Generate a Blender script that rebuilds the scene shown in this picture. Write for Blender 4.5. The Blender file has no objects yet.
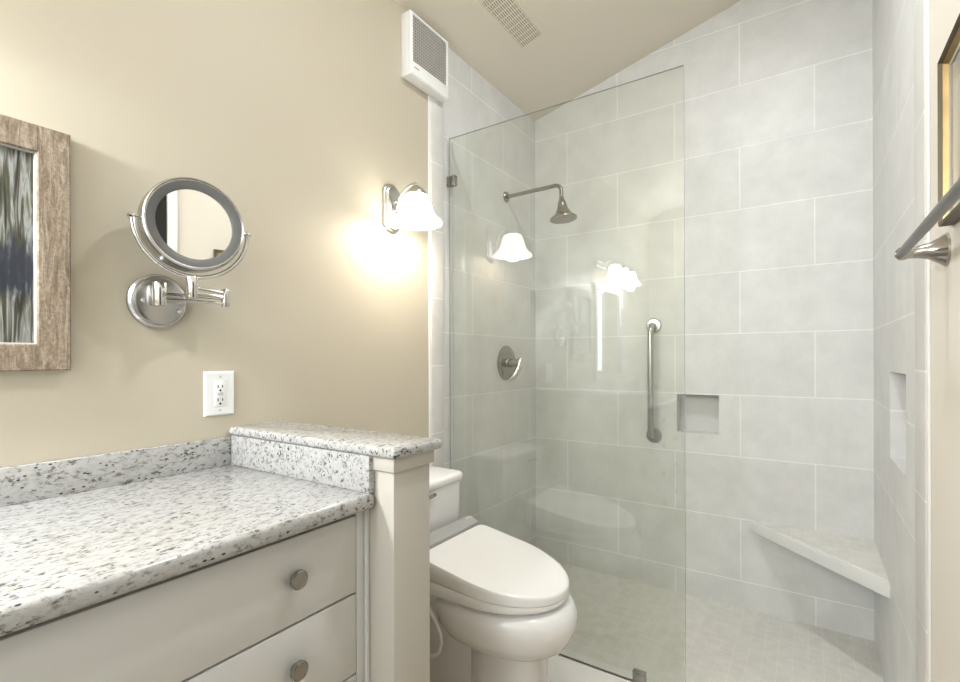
import bpy, bmesh, math, random
from mathutils import Vector, Matrix
random.seed(7)
S = bpy.context.scene
COL = S.collection
PI = math.pi

# ------------------------------------------------------------------ camera
YAW, ROLL = 0.5896, -0.0029
CAM = Vector((1.4075, -2.7235, 1.2342))
cd = bpy.data.cameras.new('camera')
cd.sensor_fit = 'HORIZONTAL'; cd.sensor_width = 36.0
cd.lens = 490.81 / 960 * 36.0
cd.shift_y = 16.94 / 960
cd.clip_start = 0.02; cd.clip_end = 50
cam = bpy.data.objects.new('camera', cd); COL.objects.link(cam)
f0 = Vector((-math.sin(YAW), math.cos(YAW), 0)); r0 = Vector((math.cos(YAW), math.sin(YAW), 0)); u0 = Vector((0, 0, 1))
rr = r0 * math.cos(ROLL) + u0 * math.sin(ROLL); uu = u0 * math.cos(ROLL) - r0 * math.sin(ROLL)
cam.matrix_world = Matrix(((rr.x, uu.x, -f0.x, CAM.x), (rr.y, uu.y, -f0.y, CAM.y), (rr.z, uu.z, -f0.z, CAM.z), (0, 0, 0, 1)))
S.camera = cam

# ------------------------------------------------------------------ light, exposure
S.view_settings.view_transform = 'Standard'
S.view_settings.look = 'None'
S.view_settings.gamma = 1.0
S.view_settings.use_curve_mapping = False
S.view_settings.exposure = 0.27
W = bpy.data.worlds.new('world'); S.world = W; W.use_nodes = True
W.node_tree.nodes['Background'].inputs[0].default_value = (0.80, 0.90, 1.0, 1)
W.node_tree.nodes['Background'].inputs[1].default_value = 1.0
ADDED_WINDOW_W = 14.0       # daylight of a window added behind the camera for light
ADDED_GLOBE_W = 45.0      # globe lamp added behind the camera for light
VANITY_W = 17.0        # each vanity bulb
SCONCE_W = 3.6
ADDED_RECESSED_W = 21.0     # ceiling lamp added for light, unseen beyond the frame's top edge
WARM = (1.0, 0.91, 0.78); NEUTRAL = (0.91, 0.957, 1.0); DAY = (0.80, 0.91, 1.0)

def lamp(name, kind, loc, power, color, size=0.05, rot=(0, 0, 0), size_y=None, parent=None):
    l = bpy.data.lights.new(name, kind); l.energy = power; l.color = color
    if kind == 'AREA':
        l.shape = 'RECTANGLE'; l.size = size; l.size_y = size_y or size
    else:
        l.shadow_soft_size = size
    o = bpy.data.objects.new(name, l); COL.objects.link(o)
    o.location = loc; o.rotation_euler = rot
    if parent:
        o.parent = parent; o.location = Vector(loc) - wloc(parent)
    return o

lamp('added_window_daylight', 'AREA', (1.0, -4.36, 1.62), ADDED_WINDOW_W, DAY, 0.96, (PI / 2, 0, 0), 1.06)  # fill light for the added window
S.cycles.max_bounces = 10; S.cycles.transparent_max_bounces = 16
S.cycles.use_denoising = True
S.cycles.caustics_reflective = False; S.cycles.caustics_refractive = False
S.cycles.sample_clamp_indirect = 6.0

# ------------------------------------------------------------------ helpers
def wloc(o):
    v = Vector((0, 0, 0))
    while o: v += o.location; o = o.parent
    return v

def obj(name, bm, mat, parent=None, smooth=35, **props):
    if parent is not None:
        bmesh.ops.translate(bm, verts=bm.verts, vec=-wloc(parent))
    bmesh.ops.recalc_face_normals(bm, faces=bm.faces)
    me = bpy.data.meshes.new(name); bm.to_mesh(me); bm.free()
    for m in (mat if isinstance(mat, (list, tuple)) else [mat]): me.materials.append(m)
    if smooth:
        for p in me.polygons: p.use_smooth = True
        me.set_sharp_from_angle(angle=math.radians(smooth))
    o = bpy.data.objects.new(name, me); COL.objects.link(o)
    if parent is not None: o.parent = parent
    for k, v in props.items(): o[k] = v
    return o

def thing(name, label, cat, loc, group=None):
    o = bpy.data.objects.new(name, None); COL.objects.link(o)
    o.location = loc; o.empty_display_size = 0.05
    o['label'] = label; o['category'] = cat
    if group: o['group'] = group
    return o

def struct(name, bm, mat, parent=None, smooth=35):
    o = obj(name, bm, mat, parent, smooth)
    if parent is None: o['kind'] = 'structure'
    return o

def dup(root, loc, label=None):
    r = root.copy(); COL.objects.link(r); r.location = loc
    if label: r['label'] = label
    for ch in list(root.children):
        c = ch.copy(); COL.objects.link(c); c.parent = r
        for g in ch.children:
            d = g.copy(); COL.objects.link(d); d.parent = c
    return r

def B(): return bmesh.new()

def box(bm, x0, x1, y0, y1, z0, z1, bev=0, seg=2, mi=0):
    vs = [bm.verts.new((x, y, z)) for x in (x0, x1) for y in (y0, y1) for z in (z0, z1)]
    fs = [bm.faces.new([vs[i] for i in f]) for f in ((0, 1, 3, 2), (4, 6, 7, 5), (0, 4, 5, 1), (2, 3, 7, 6), (0, 2, 6, 4), (1, 5, 7, 3))]
    for f in fs: f.material_index = mi
    if bev:
        es = list({e for f in fs for e in f.edges})
        bmesh.ops.bevel(bm, geom=es, offset=bev, segments=seg, profile=0.5, affect='EDGES')
    return bm

def prism(bm, pts, vec, bev=0, seg=2, mi=0):
    vec = Vector(vec)
    a = [bm.verts.new(p) for p in pts]; b = [bm.verts.new(Vector(p) + vec) for p in pts]
    n = len(pts)
    fs = [bm.faces.new(a), bm.faces.new(b[::-1])]
    caps = list(fs)
    for i in range(n): fs.append(bm.faces.new((a[i], b[i], b[(i + 1) % n], a[(i + 1) % n])))
    for f in fs: f.material_index = mi
    if bev:
        bmesh.ops.recalc_face_normals(bm, faces=fs)
        es = list({e for f in caps for e in f.edges})
        bmesh.ops.bevel(bm, geom=es, offset=bev, segments=seg, profile=0.5, affect='EDGES')
    return bm

def loft(bm, rings, cap0=True, cap1=True, close=False, mi=0):
    R = [[bm.verts.new(p) for p in r] for r in rings]
    n = len(R[0]); out = []
    for k in range(len(R) - (0 if close else 1)):
        a, b = R[k], R[(k + 1) % len(R)]
        for i in range(n):
            out.append(bm.faces.new((a[i], a[(i + 1) % n], b[(i + 1) % n], b[i])))
    if not close:
        if cap0: out.append(bm.faces.new(R[0][::-1]))
        if cap1: out.append(bm.faces.new(R[-1]))
    for f in out: f.material_index = mi
    return bm

def frame_of(axis):
    a = Vector(axis).normalized()
    t = Vector((0, 0, 1)) if abs(a.z) < 0.9 else Vector((1, 0, 0))
    u = t.cross(a).normalized(); return a, u, a.cross(u)

def lathe(bm, prof, origin, axis=(0, 0, 1), n=40, cap0=True, cap1=True, su=1.0, sv=1.0):
    a, u, v = frame_of(axis); o = Vector(origin)
    rings = [[o + a * h + (u * math.cos(2 * PI * i / n) * su + v * math.sin(2 * PI * i / n) * sv) * max(r, 1e-4) for i in range(n)] for r, h in prof]
    return loft(bm, rings, cap0, cap1)

def tube(bm, pts, r, n=14, close=False):
    P = [Vector(p) for p in pts]; m = len(P)
    rad = r if isinstance(r, (list, tuple)) else [r] * m
    def tan(i):
        if close: return (P[(i + 1) % m] - P[i - 1]).normalized()
        return (P[min(i + 1, m - 1)] - P[max(i - 1, 0)]).normalized()
    t = tan(0); _, u, v = frame_of(t); rings = []
    for i in range(m):
        t2 = tan(i); q = t.rotation_difference(t2); u = q @ u; t = t2
        u = (u - t * u.dot(t)).normalized(); w = t.cross(u)
        rings.append([P[i] + (u * math.cos(2 * PI * k / n) + w * math.sin(2 * PI * k / n)) * rad[i] for k in range(n)])
    return loft(bm, rings, close=close)

def arc(c, u, v, r, a0, a1, n=12):
    c, u, v = Vector(c), Vector(u), Vector(v)
    return [c + (u * math.cos(a0 + (a1 - a0) * i / n) + v * math.sin(a0 + (a1 - a0) * i / n)) * r for i in range(n + 1)]

def rect_frame(bm, x, sx, y0, y1, z0, z1, prof):
    """mitred frame lying on the plane X=x; prof = closed list of (inset, height off the wall)"""
    rings = []
    for ins, h in prof:
        rings.append([(x + sx * h, y0 + ins, z0 + ins), (x + sx * h, y1 - ins, z0 + ins), (x + sx * h, y1 - ins, z1 - ins), (x + sx * h, y0 + ins, z1 - ins)])
    return loft(bm, rings, close=True)

def rounded(pts, radii, n=6):
    out = []; m = len(pts)
    for i in range(m):
        p = Vector(pts[i]); r = radii[i]
        if r <= 0: out.append(p); continue
        a = (Vector(pts[i - 1]) - p).normalized(); b = (Vector(pts[(i + 1) % m]) - p).normalized()
        h = a.angle(b) / 2; d = r / math.tan(h); c = p + (a + b).normalized() * (r / math.sin(h))
        s, e = p + a * d, p + b * d
        for k in range(n + 1):
            t = k / n; q = (s * (1 - t) + e * t) - c
            out.append(c + q.normalized() * r)
    return out

def sring(cx, cy, z, ax, ay, e=2.0, n=48):
    out = []
    for i in range(n):
        t = 2 * PI * i / n; c, s = math.cos(t), math.sin(t)
        out.append((cx + ax * math.copysign(abs(c) ** (2 / e), c), cy + ay * math.copysign(abs(s) ** (2 / e), s), z))
    return out

def egg(xm, yc, ab, af, w, z, eb=5.0, ef=2.1, n=64):
    out = []
    for i in range(n):
        t = 2 * PI * i / n; c, s = math.cos(t), math.sin(t)
        a, e = (af, ef) if c >= 0 else (ab, eb)
        out.append((xm + a * math.copysign(abs(c) ** (2 / e), c), yc + w * math.copysign(abs(s) ** (2 / e), s), z))
    return out

# ------------------------------------------------------------------ materials
def nmat(name):
    m = bpy.data.materials.new(name); m.use_nodes = True
    nt = m.node_tree; b = nt.nodes['Principled BSDF']
    return m, nt, b

def N(nt, t, **kw):
    n = nt.nodes.new(t)
    for k, v in kw.items():
        if k in n.inputs.keys() if hasattr(n.inputs, 'keys') else False: n.inputs[k].default_value = v
        else: setattr(n, k, v)
    return n

def plain(name, col, rough=0.5, metal=0.0, bump=0.0, bscale=60, var=0.0, spec=0.5):
    m, nt, b = nmat(name)
    b.inputs['Base Color'].default_value = (*col, 1); b.inputs['Roughness'].default_value = rough
    b.inputs['Metallic'].default_value = metal; b.inputs['Specular IOR Level'].default_value = spec
    tc = N(nt, 'ShaderNodeTexCoord')
    no = N(nt, 'ShaderNodeTexNoise'); no.inputs['Scale'].default_value = bscale; no.inputs['Detail'].default_value = 4
    nt.links.new(tc.outputs['Object'], no.inputs['Vector'])
    if bump:
        bp = N(nt, 'ShaderNodeBump'); bp.inputs['Strength'].default_value = bump; bp.inputs['Distance'].default_value = 0.002
        nt.links.new(no.outputs[0], bp.inputs['Height']); nt.links.new(bp.outputs[0], b.inputs['Normal'])
    if var:
        mx = N(nt, 'ShaderNodeMix', data_type='RGBA')
        mx.inputs[6].default_value = (*[c * (1 - var) for c in col], 1); mx.inputs[7].default_value = (*[min(1, c * (1 + var)) for c in col], 1)
        nt.links.new(no.outputs[0], mx.inputs[0]); nt.links.new(mx.outputs[2], b.inputs['Base Color'])
    return m

def tile(name, ax_u, ax_v, off_u, off_v, w, h, c1, c2, grout, mortar=0.003, offset=0.5, rough=0.42, mott=0.10, mscale=7.0, freq=2):
    m, nt, b = nmat(name); L = nt.links.new
    tc = N(nt, 'ShaderNodeTexCoord'); sp = N(nt, 'ShaderNodeSeparateXYZ'); L(tc.outputs['Object'], sp.inputs[0])
    def off(ax, o):
        a = N(nt, 'ShaderNodeMath', operation='SUBTRACT'); L(sp.outputs[ax], a.inputs[0]); a.inputs[1].default_value = o; return a
    cb = N(nt, 'ShaderNodeCombineXYZ'); L(off(ax_u, off_u).outputs[0], cb.inputs[0]); L(off(ax_v, off_v).outputs[0], cb.inputs[1])
    br = N(nt, 'ShaderNodeTexBrick', offset=offset, offset_frequency=freq)
    L(cb.outputs[0], br.inputs['Vector'])
    br.inputs['Scale'].default_value = 1; br.inputs['Brick Width'].default_value = w; br.inputs['Row Height'].default_value = h
    br.inputs['Mortar Size'].default_value = mortar; br.inputs['Mortar Smooth'].default_value = 0.2; br.inputs['Bias'].default_value = 0
    br.inputs['Color1'].default_value = (*c1, 1); br.inputs['Color2'].default_value = (*c2, 1); br.inputs['Mortar'].default_value = (*grout, 1)
    no = N(nt, 'ShaderNodeTexNoise'); no.inputs['Scale'].default_value = mscale; no.inputs['Detail'].default_value = 8; no.inputs['Roughness'].default_value = 0.65
    L(tc.outputs['Object'], no.inputs['Vector'])
    mp = N(nt, 'ShaderNodeMapRange'); mp.inputs[1].default_value = 0.25; mp.inputs[2].default_value = 0.75
    mp.inputs[3].default_value = 1 - mott; mp.inputs[4].default_value = 1 + mott; L(no.outputs[0], mp.inputs[0])
    mu = N(nt, 'ShaderNodeMix', data_type='RGBA', blend_type='MULTIPLY'); mu.inputs[0].default_value = 1.0
    L(br.outputs['Color'], mu.inputs[6]); L(mp.outputs[0], mu.inputs[7]); L(mu.outputs[2], b.inputs['Base Color'])
    bp = N(nt, 'ShaderNodeBump'); bp.inputs['Strength'].default_value = 0.35; bp.inputs['Distance'].default_value = 0.002; bp.invert = True
    L(br.outputs['Fac'], bp.inputs['Height']); L(bp.outputs[0], b.inputs['Normal'])
    b.inputs['Roughness'].default_value = rough
    return m

def granite(name):
    m, nt, b = nmat(name); L = nt.links.new
    tc = N(nt, 'ShaderNodeTexCoord')
    mapn = N(nt, 'ShaderNodeMapping'); mapn.inputs['Scale'].default_value = (1.2, 0.62, 1.1); mapn.inputs['Rotation'].default_value = (0.15, 0.1, 0.12)
    L(tc.outputs['Object'], mapn.inputs[0])
    def noise(sc, det, ro, dist=0.0):
        n = N(nt, 'ShaderNodeTexNoise'); n.inputs['Scale'].default_value = sc; n.inputs['Detail'].default_value = det
        n.inputs['Roughness'].default_value = ro; n.inputs['Distortion'].default_value = dist; L(mapn.outputs[0], n.inputs['Vector']); return n
    def ramp(src, stops):
        r = N(nt, 'ShaderNodeValToRGB'); e = r.color_ramp.elements
        while len(e) < len(stops): e.new(0.5)
        for i, (p, c) in enumerate(stops): e[i].position = p; e[i].color = (*c, 1)
        L(src, r.inputs[0]); return r
    base = ramp(noise(75, 6, 0.72, 0.3).outputs[0], [(0.34, (0.12, 0.117, 0.108)), (0.42, (0.36, 0.35, 0.33)), (0.48, (0.465, 0.46, 0.45)), (0.68, (0.53, 0.53, 0.525))])
    dark = ramp(noise(105, 3, 0.55, 0.4).outputs[0], [(0.375, (1, 1, 1)), (0.405, (0, 0, 0))])
    big = ramp(noise(9, 3, 0.5).outputs[0], [(0.38, (1, 1, 1)), (0.62, (0.15, 0.15, 0.15))])
    ml = N(nt, 'ShaderNodeMath', operation='MULTIPLY'); L(dark.outputs[0], ml.inputs[0]); L(big.outputs[0], ml.inputs[1])
    dk = N(nt, 'ShaderNodeMix', data_type='RGBA'); L(ml.outputs[0], dk.inputs[0]); L(base.outputs[0], dk.inputs[6]); dk.inputs[7].default_value = (0.035, 0.036, 0.04, 1)
    vo = N(nt, 'ShaderNodeTexVoronoi'); vo.inputs['Scale'].default_value = 95; vo.inputs['Randomness'].default_value = 1; L(mapn.outputs[0], vo.inputs['Vector'])
    v2 = ramp(vo.outputs['Distance'], [(0.17, (1, 1, 1)), (0.25, (0, 0, 0))])
    vc = N(nt, 'ShaderNodeSeparateColor'); L(vo.outputs['Color'], vc.inputs[0])
    gt = N(nt, 'ShaderNodeMath', operation='GREATER_THAN'); L(vc.outputs[0], gt.inputs[0]); gt.inputs[1].default_value = 0.62
    m2 = N(nt, 'ShaderNodeMath', operation='MULTIPLY'); L(v2.outputs[0], m2.inputs[0]); L(gt.outputs[0], m2.inputs[1])
    d2 = N(nt, 'ShaderNodeMix', data_type='RGBA'); L(m2.outputs[0], d2.inputs[0]); L(dk.outputs[2], d2.inputs[6]); d2.inputs[7].default_value = (0.05, 0.05, 0.05, 1)
    L(d2.outputs[2], b.inputs['Base Color']); b.inputs['Roughness'].default_value = 0.16
    return m

def wood(name):
    m, nt, b = nmat(name); L = nt.links.new
    tc = N(nt, 'ShaderNodeTexCoord')
    n1 = N(nt, 'ShaderNodeTexNoise'); n1.inputs['Scale'].default_value = 24; n1.inputs['Detail'].default_value = 8; n1.inputs['Roughness'].default_value = 0.7; n1.inputs['Distortion'].default_value = 1.2
    mp = N(nt, 'ShaderNodeMapping'); mp.inputs['Scale'].default_value = (1, 3.6, 0.55); mp.inputs['Rotation'].default_value = (0.22, 0, 0); L(tc.outputs['Object'], mp.inputs[0]); L(mp.outputs[0], n1.inputs['Vector'])
    n2 = N(nt, 'ShaderNodeTexNoise'); n2.inputs['Scale'].default_value = 160; n2.inputs['Detail'].default_value = 3; L(tc.outputs['Object'], n2.inputs['Vector'])
    r = N(nt, 'ShaderNodeValToRGB'); e = r.color_ramp.elements; e.new(0.5)
    for i, (p, c) in enumerate([(0.30, (0.10, 0.072, 0.048)), (0.5, (0.235, 0.178, 0.122)), (0.70, (0.40, 0.335, 0.26))]): e[i].position = p; e[i].color = (*c, 1)
    L(n1.outputs[0], r.inputs[0])
    mu = N(nt, 'ShaderNodeMix', data_type='RGBA', blend_type='OVERLAY'); mu.inputs[0].default_value = 0.6; L(r.outputs[0], mu.inputs[6]); L(n2.outputs[0], mu.inputs[7])
    L(mu.outputs[2], b.inputs['Base Color']); b.inputs['Roughness'].default_value = 0.75
    bp = N(nt, 'ShaderNodeBump'); bp.inputs['Strength'].default_value = 0.6; bp.inputs['Distance'].default_value = 0.003; L(n1.outputs[0], bp.inputs['Height']); L(bp.outputs[0], b.inputs['Normal'])
    return m

def painting(name, zc):
    """loose brushwork: pale reeds and dark stems above a dark waterline"""
    m, nt, b = nmat(name); L = nt.links.new
    tc = N(nt, 'ShaderNodeTexCoord'); sp = N(nt, 'ShaderNodeSeparateXYZ'); L(tc.outputs['Object'], sp.inputs[0])
    mp = N(nt, 'ShaderNodeMapping'); mp.inputs['Scale'].default_value = (1, 85, 6); mp.inputs['Rotation'].default_value = (0.2, 0, 0); L(tc.outputs['Object'], mp.inputs[0])
    n1 = N(nt, 'ShaderNodeTexNoise'); n1.inputs['Scale'].default_value = 1; n1.inputs['Detail'].default_value = 5; n1.inputs['Distortion'].default_value = 0.9; L(mp.outputs[0], n1.inputs['Vector'])
    r = N(nt, 'ShaderNodeValToRGB'); e = r.color_ramp.elements
    for _ in range(3): e.new(0.5)
    for i, (p, c) in enumerate([(0.36, (0.02, 0.02, 0.015)), (0.44, (0.07, 0.065, 0.045)), (0.49, (0.16, 0.16, 0.14)), (0.56, (0.29, 0.305, 0.295)), (0.66, (0.11, 0.095, 0.055))]): e[i].position = p; e[i].color = (*c, 1)
    L(n1.outputs[0], r.inputs[0])
    mp3 = N(nt, 'ShaderNodeMapping'); mp3.inputs['Scale'].default_value = (1, 60, 7); mp3.inputs['Rotation'].default_value = (-0.38, 0, 0); mp3.inputs['Location'].default_value = (3, 1.7, 0.4); L(tc.outputs['Object'], mp3.inputs[0])
    n3 = N(nt, 'ShaderNodeTexNoise'); n3.inputs['Scale'].default_value = 1; n3.inputs['Detail'].default_value = 2; n3.inputs['Distortion'].default_value = 0.5; L(mp3.outputs[0], n3.inputs['Vector'])
    k3 = N(nt, 'ShaderNodeMapRange'); k3.inputs[1].default_value = 0.41; k3.inputs[2].default_value = 0.46; k3.inputs[3].default_value = 0.9; k3.inputs[4].default_value = 0.0; L(n3.outputs[0], k3.inputs[0])
    x3 = N(nt, 'ShaderNodeMix', data_type='RGBA'); L(k3.outputs[0], x3.inputs[0]); L(r.outputs[0], x3.inputs[6]); x3.inputs[7].default_value = (0.055, 0.055, 0.03, 1)
    mp2 = N(nt, 'ShaderNodeMapping'); mp2.inputs['Scale'].default_value = (1, 130, 30); L(tc.outputs['Object'], mp2.inputs[0])
    n2 = N(nt, 'ShaderNodeTexNoise'); n2.inputs['Scale'].default_value = 1; n2.inputs['Detail'].default_value = 4; L(mp2.outputs[0], n2.inputs['Vector'])
    a = N(nt, 'ShaderNodeMath', operation='SUBTRACT'); L(sp.outputs[2], a.inputs[0]); a.inputs[1].default_value = zc
    ab = N(nt, 'ShaderNodeMath', operation='ABSOLUTE'); L(a.outputs[0], ab.inputs[0])
    ad = N(nt, 'ShaderNodeMath', operation='MULTIPLY_ADD'); L(n2.outputs[0], ad.inputs[0]); ad.inputs[1].default_value = 0.14; L(ab.outputs[0], ad.inputs[2])
    bd = N(nt, 'ShaderNodeMapRange'); bd.inputs[1].default_value = 0.10; bd.inputs[2].default_value = 0.15; bd.inputs[3].default_value = 0.95; bd.inputs[4].default_value = 0.0; L(ad.outputs[0], bd.inputs[0])
    mx = N(nt, 'ShaderNodeMix', data_type='RGBA'); L(bd.outputs[0], mx.inputs[0]); L(x3.outputs[2], mx.inputs[6]); mx.inputs[7].default_value = (0.018, 0.022, 0.035, 1)
    L(mx.outputs[2], b.inputs['Base Color']); b.inputs['Roughness'].default_value = 0.4
    return m

def glass_mat(name, tint, ior=1.75):
    m = bpy.data.materials.new(name); m.use_nodes = True; nt = m.node_tree; nt.nodes.clear(); L = nt.links.new
    out = N(nt, 'ShaderNodeOutputMaterial'); tr = N(nt, 'ShaderNodeBsdfTransparent'); tr.inputs[0].default_value = (*tint, 1)
    gl = N(nt, 'ShaderNodeBsdfGlossy'); gl.inputs['Roughness'].default_value = 0.0
    fr = N(nt, 'ShaderNodeFresnel'); fr.inputs[0].default_value = ior
    ge = N(nt, 'ShaderNodeNewGeometry'); iv = N(nt, 'ShaderNodeMath', operation='SUBTRACT'); iv.inputs[0].default_value = 1; L(ge.outputs['Backfacing'], iv.inputs[1])
    mu = N(nt, 'ShaderNodeMath', operation='MULTIPLY'); L(fr.outputs[0], mu.inputs[0]); L(iv.outputs[0], mu.inputs[1])
    mx = N(nt, 'ShaderNodeMixShader'); L(mu.outputs[0], mx.inputs[0]); L(tr.outputs[0], mx.inputs[1]); L(gl.outputs[0], mx.inputs[2]); L(mx.outputs[0], out.inputs[0])
    return m

def emit(name, col, s, trans=True):
    m, nt, b = nmat(name)
    b.inputs['Base Color'].default_value = (0.92, 0.90, 0.86, 1); b.inputs['Roughness'].default_value = 0.35
    b.inputs['Emission Color'].default_value = (*col, 1); b.inputs['Emission Strength'].default_value = s
    return m

TAN = (0.54, 0.488, 0.385)
M = {}
M['wall'] = plain('tan_wall_paint', TAN, 0.55, bump=0.05, bscale=300)
M['wall_brightened'] = plain('brightened_tan_wall', (0.78, 0.725, 0.64), 0.55, bump=0.05, bscale=300)  # right wall's tan, lightened in colour to make up for missing light
M['ceiling'] = plain('tan_ceiling_paint', (0.76, 0.70, 0.59), 0.7, bump=0.05, bscale=300)
T1, T2, GR = (0.69, 0.685, 0.67), (0.725, 0.72, 0.705), (0.85, 0.845, 0.83)
M['tile_back'] = tile('grey_wall_tile_back', 0, 2, 0.2133, 0.1323, 0.61, 0.305, T1, T2, GR)
M['tile_side'] = tile('grey_wall_tile_side', 1, 2, -0.382, 0.1323, 0.61, 0.305, T1, T2, GR)
M['bullnose'] = tile('bullnose_trim_tile', 1, 2, -3.0, -0.0205 + 0.305, 9.0, 0.305, (0.66, 0.64, 0.61), (0.69, 0.67, 0.64), (0.82, 0.81, 0.79), offset=0)
M['mosaic'] = tile('shower_floor_mosaic', 0, 1, 0.0, 0.0, 0.052, 0.052, (0.70, 0.68, 0.635), (0.73, 0.71, 0.665), (0.80, 0.785, 0.75), mortar=0.0013, offset=0, mscale=20, rough=0.5)
M['bench_tile'] = tile('bench_mosaic', 0, 1, 0.0, 0.0, 0.052, 0.052, (0.72, 0.70, 0.655), (0.75, 0.73, 0.685), (0.80, 0.785, 0.75), mortar=0.0011, offset=0, mscale=20, rough=0.5)
M['floor_tile'] = tile('bathroom_floor_tile', 0, 1, 0.1, 0.0, 0.33, 0.33, (0.42, 0.35, 0.265), (0.47, 0.395, 0.305), (0.36, 0.31, 0.245), offset=0, mscale=9, mott=0.16)
M['bench_edge'] = plain('bench_edge_stone', (0.76, 0.755, 0.74), 0.4, var=0.05, bscale=12)
M['niche'] = plain('niche_stone', (0.64, 0.635, 0.62), 0.45, var=0.05, bscale=12)
M['curb'] = plain('curb_marble', (0.82, 0.79, 0.75), 0.25, var=0.05, bscale=9)
M['granite'] = granite('speckled_granite')
M['cab'] = plain('cabinet_paint', (0.67, 0.665, 0.645), 0.38)
M['part'] = plain('partition_paint', (0.55, 0.522, 0.462), 0.42)
M['vm_frame'] = plain('mirror_frame_paint', (0.42, 0.41, 0.39), 0.4)
M['dark'] = plain('dark_gap', (0.008, 0.008, 0.008), 0.9)
M['white'] = plain('white_plastic', (0.86, 0.86, 0.85), 0.3)
M['grey_plastic'] = plain('grey_plastic', (0.50, 0.50, 0.49), 0.35)
M['unit_grey'] = plain('control_unit_grey', (0.40, 0.40, 0.395), 0.3)
M['white_trim'] = plain('white_trim_paint', (0.85, 0.84, 0.81), 0.35)
M['porcelain'] = plain('porcelain', (0.86, 0.85, 0.84), 0.08)
M['seat'] = plain('seat_plastic', (0.90, 0.895, 0.885), 0.16)
M['nickel'] = plain('brushed_nickel', (0.60, 0.585, 0.56), 0.24, 1.0)
M['nickel_dark'] = plain('dark_nickel', (0.33, 0.315, 0.285), 0.26, 1.0)
M['chrome'] = plain('polished_chrome', (0.66, 0.655, 0.645), 0.12, 1.0)
M['grab_steel'] = plain('grab_bar_steel', (0.46, 0.46, 0.45), 0.28, 1.0)
M['post_nickel'] = plain('towel_post_nickel', (0.45, 0.43, 0.40), 0.2, 1.0)
M['bar_grey'] = plain('dark_satin_metal', (0.20, 0.195, 0.19), 0.35, 0.9)
M['steel'] = plain('satin_steel', (0.50, 0.495, 0.485), 0.27, 1.0)
M['ring_face'] = plain('frosted_light_ring', (0.12, 0.12, 0.115), 0.4, 0.0)
M['mirror'] = plain('mirror_silver', (0.90, 0.90, 0.89), 0.0, 1.0)
M['wood'] = wood('rough_barn_wood')
M['liner'] = plain('pale_liner', (0.46, 0.44, 0.40), 0.5)
M['painting'] = painting('reed_painting', -0.045)
M['gold'] = plain('antique_gold', (0.36, 0.26, 0.12), 0.38, 0.8, var=0.3, bscale=30)
M['black_bronze'] = plain('dark_bronze_edge', (0.10, 0.075, 0.04), 0.4, 0.3)
M['mat_board'] = plain('mat_board', (0.74, 0.73, 0.69), 0.7)
M['print'] = plain('soft_print', (0.55, 0.57, 0.55), 0.6, var=0.35, bscale=8)
M['glass'] = glass_mat('shower_glass', (0.945, 0.956, 0.932), 2.05)
M['glass_edge'] = plain('ground_glass_edge', (0.36, 0.41, 0.385), 0.15)
M['picture_glass'] = glass_mat('picture_glass', (0.99, 0.99, 0.99), 1.5)
M['shade'] = emit('lit_frosted_shade', (1.0, 0.93, 0.81), 6.0)
M['shade_day'] = emit('lit_vanity_shade', (1.0, 0.98, 0.95), 9.0)
M['bulb'] = emit('lit_bulb', (1.0, 0.93, 0.82), 8.0)
def added_globe(name):
    m = bpy.data.materials.new(name); m.use_nodes = True; nt = m.node_tree; nt.nodes.clear(); L = nt.links.new
    out = N(nt, 'ShaderNodeOutputMaterial'); tr = N(nt, 'ShaderNodeBsdfTransparent'); em = N(nt, 'ShaderNodeEmission'); em.inputs[0].default_value = (1, .96, .9, 1); em.inputs[1].default_value = 3.0
    mx = N(nt, 'ShaderNodeMixShader'); mx.inputs[0].default_value = 0.25; L(tr.outputs[0], mx.inputs[1]); L(em.outputs[0], mx.inputs[2]); L(mx.outputs[0], out.inputs[0]); return m
M['globe'] = added_globe('added_globe_glass')
M['grille'] = plain('grey_mesh', (0.42, 0.40, 0.37), 0.5)
M['grille_dark'] = plain('grille_shadow', (0.11, 0.105, 0.095), 0.7)
M['doorway_dark'] = plain('painted_dark_doorway', (0.012, 0.012, 0.013), 0.4)
M['added_pane'] = glass_mat('added_window_glass', (0.98, 0.99, 1.0), 1.5)
M['hose'] = plain('white_hose', (0.80, 0.78, 0.74), 0.4)

# ------------------------------------------------------------------ the room
XR, YF = 1.643, -4.40
SLOPE, ZL = 0.255, 2.70
def zc(x): return ZL + SLOPE * x
YT = -1.021                 # where the shower tile ends on the left wall
YTR = -1.19                 # ... and on the right wall

struct('floor', box(B(), -0.12, XR + 0.12, YF - 0.1, -0.93, -0.12, 0.0), M['floor_tile'])
struct('floor_shower', box(B(), -0.12, XR + 0.12, -0.93, 0.12, -0.12, 0.0), M['mosaic'])
bm = B(); prism(bm, [(-0.14, YF - 0.1, zc(-0.14)), (XR + 0.14, YF - 0.1, zc(XR + 0.14)), (XR + 0.14, YF - 0.1, zc(XR + 0.14) + 0.1), (-0.14, YF - 0.1, zc(-0.14) + 0.1)], (0, 0.12 - YF + 0.1, 0))
struct('ceiling', bm, M['ceiling'])
struct('wall_left', box(B(), -0.12, 0.0, YF, YT, 0.0, ZL), M['wall'])
struct('wall_shower_left', box(B(), -0.12, 0.0, YT, 0.0, 0.0, ZL), M['tile_side'])

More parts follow.
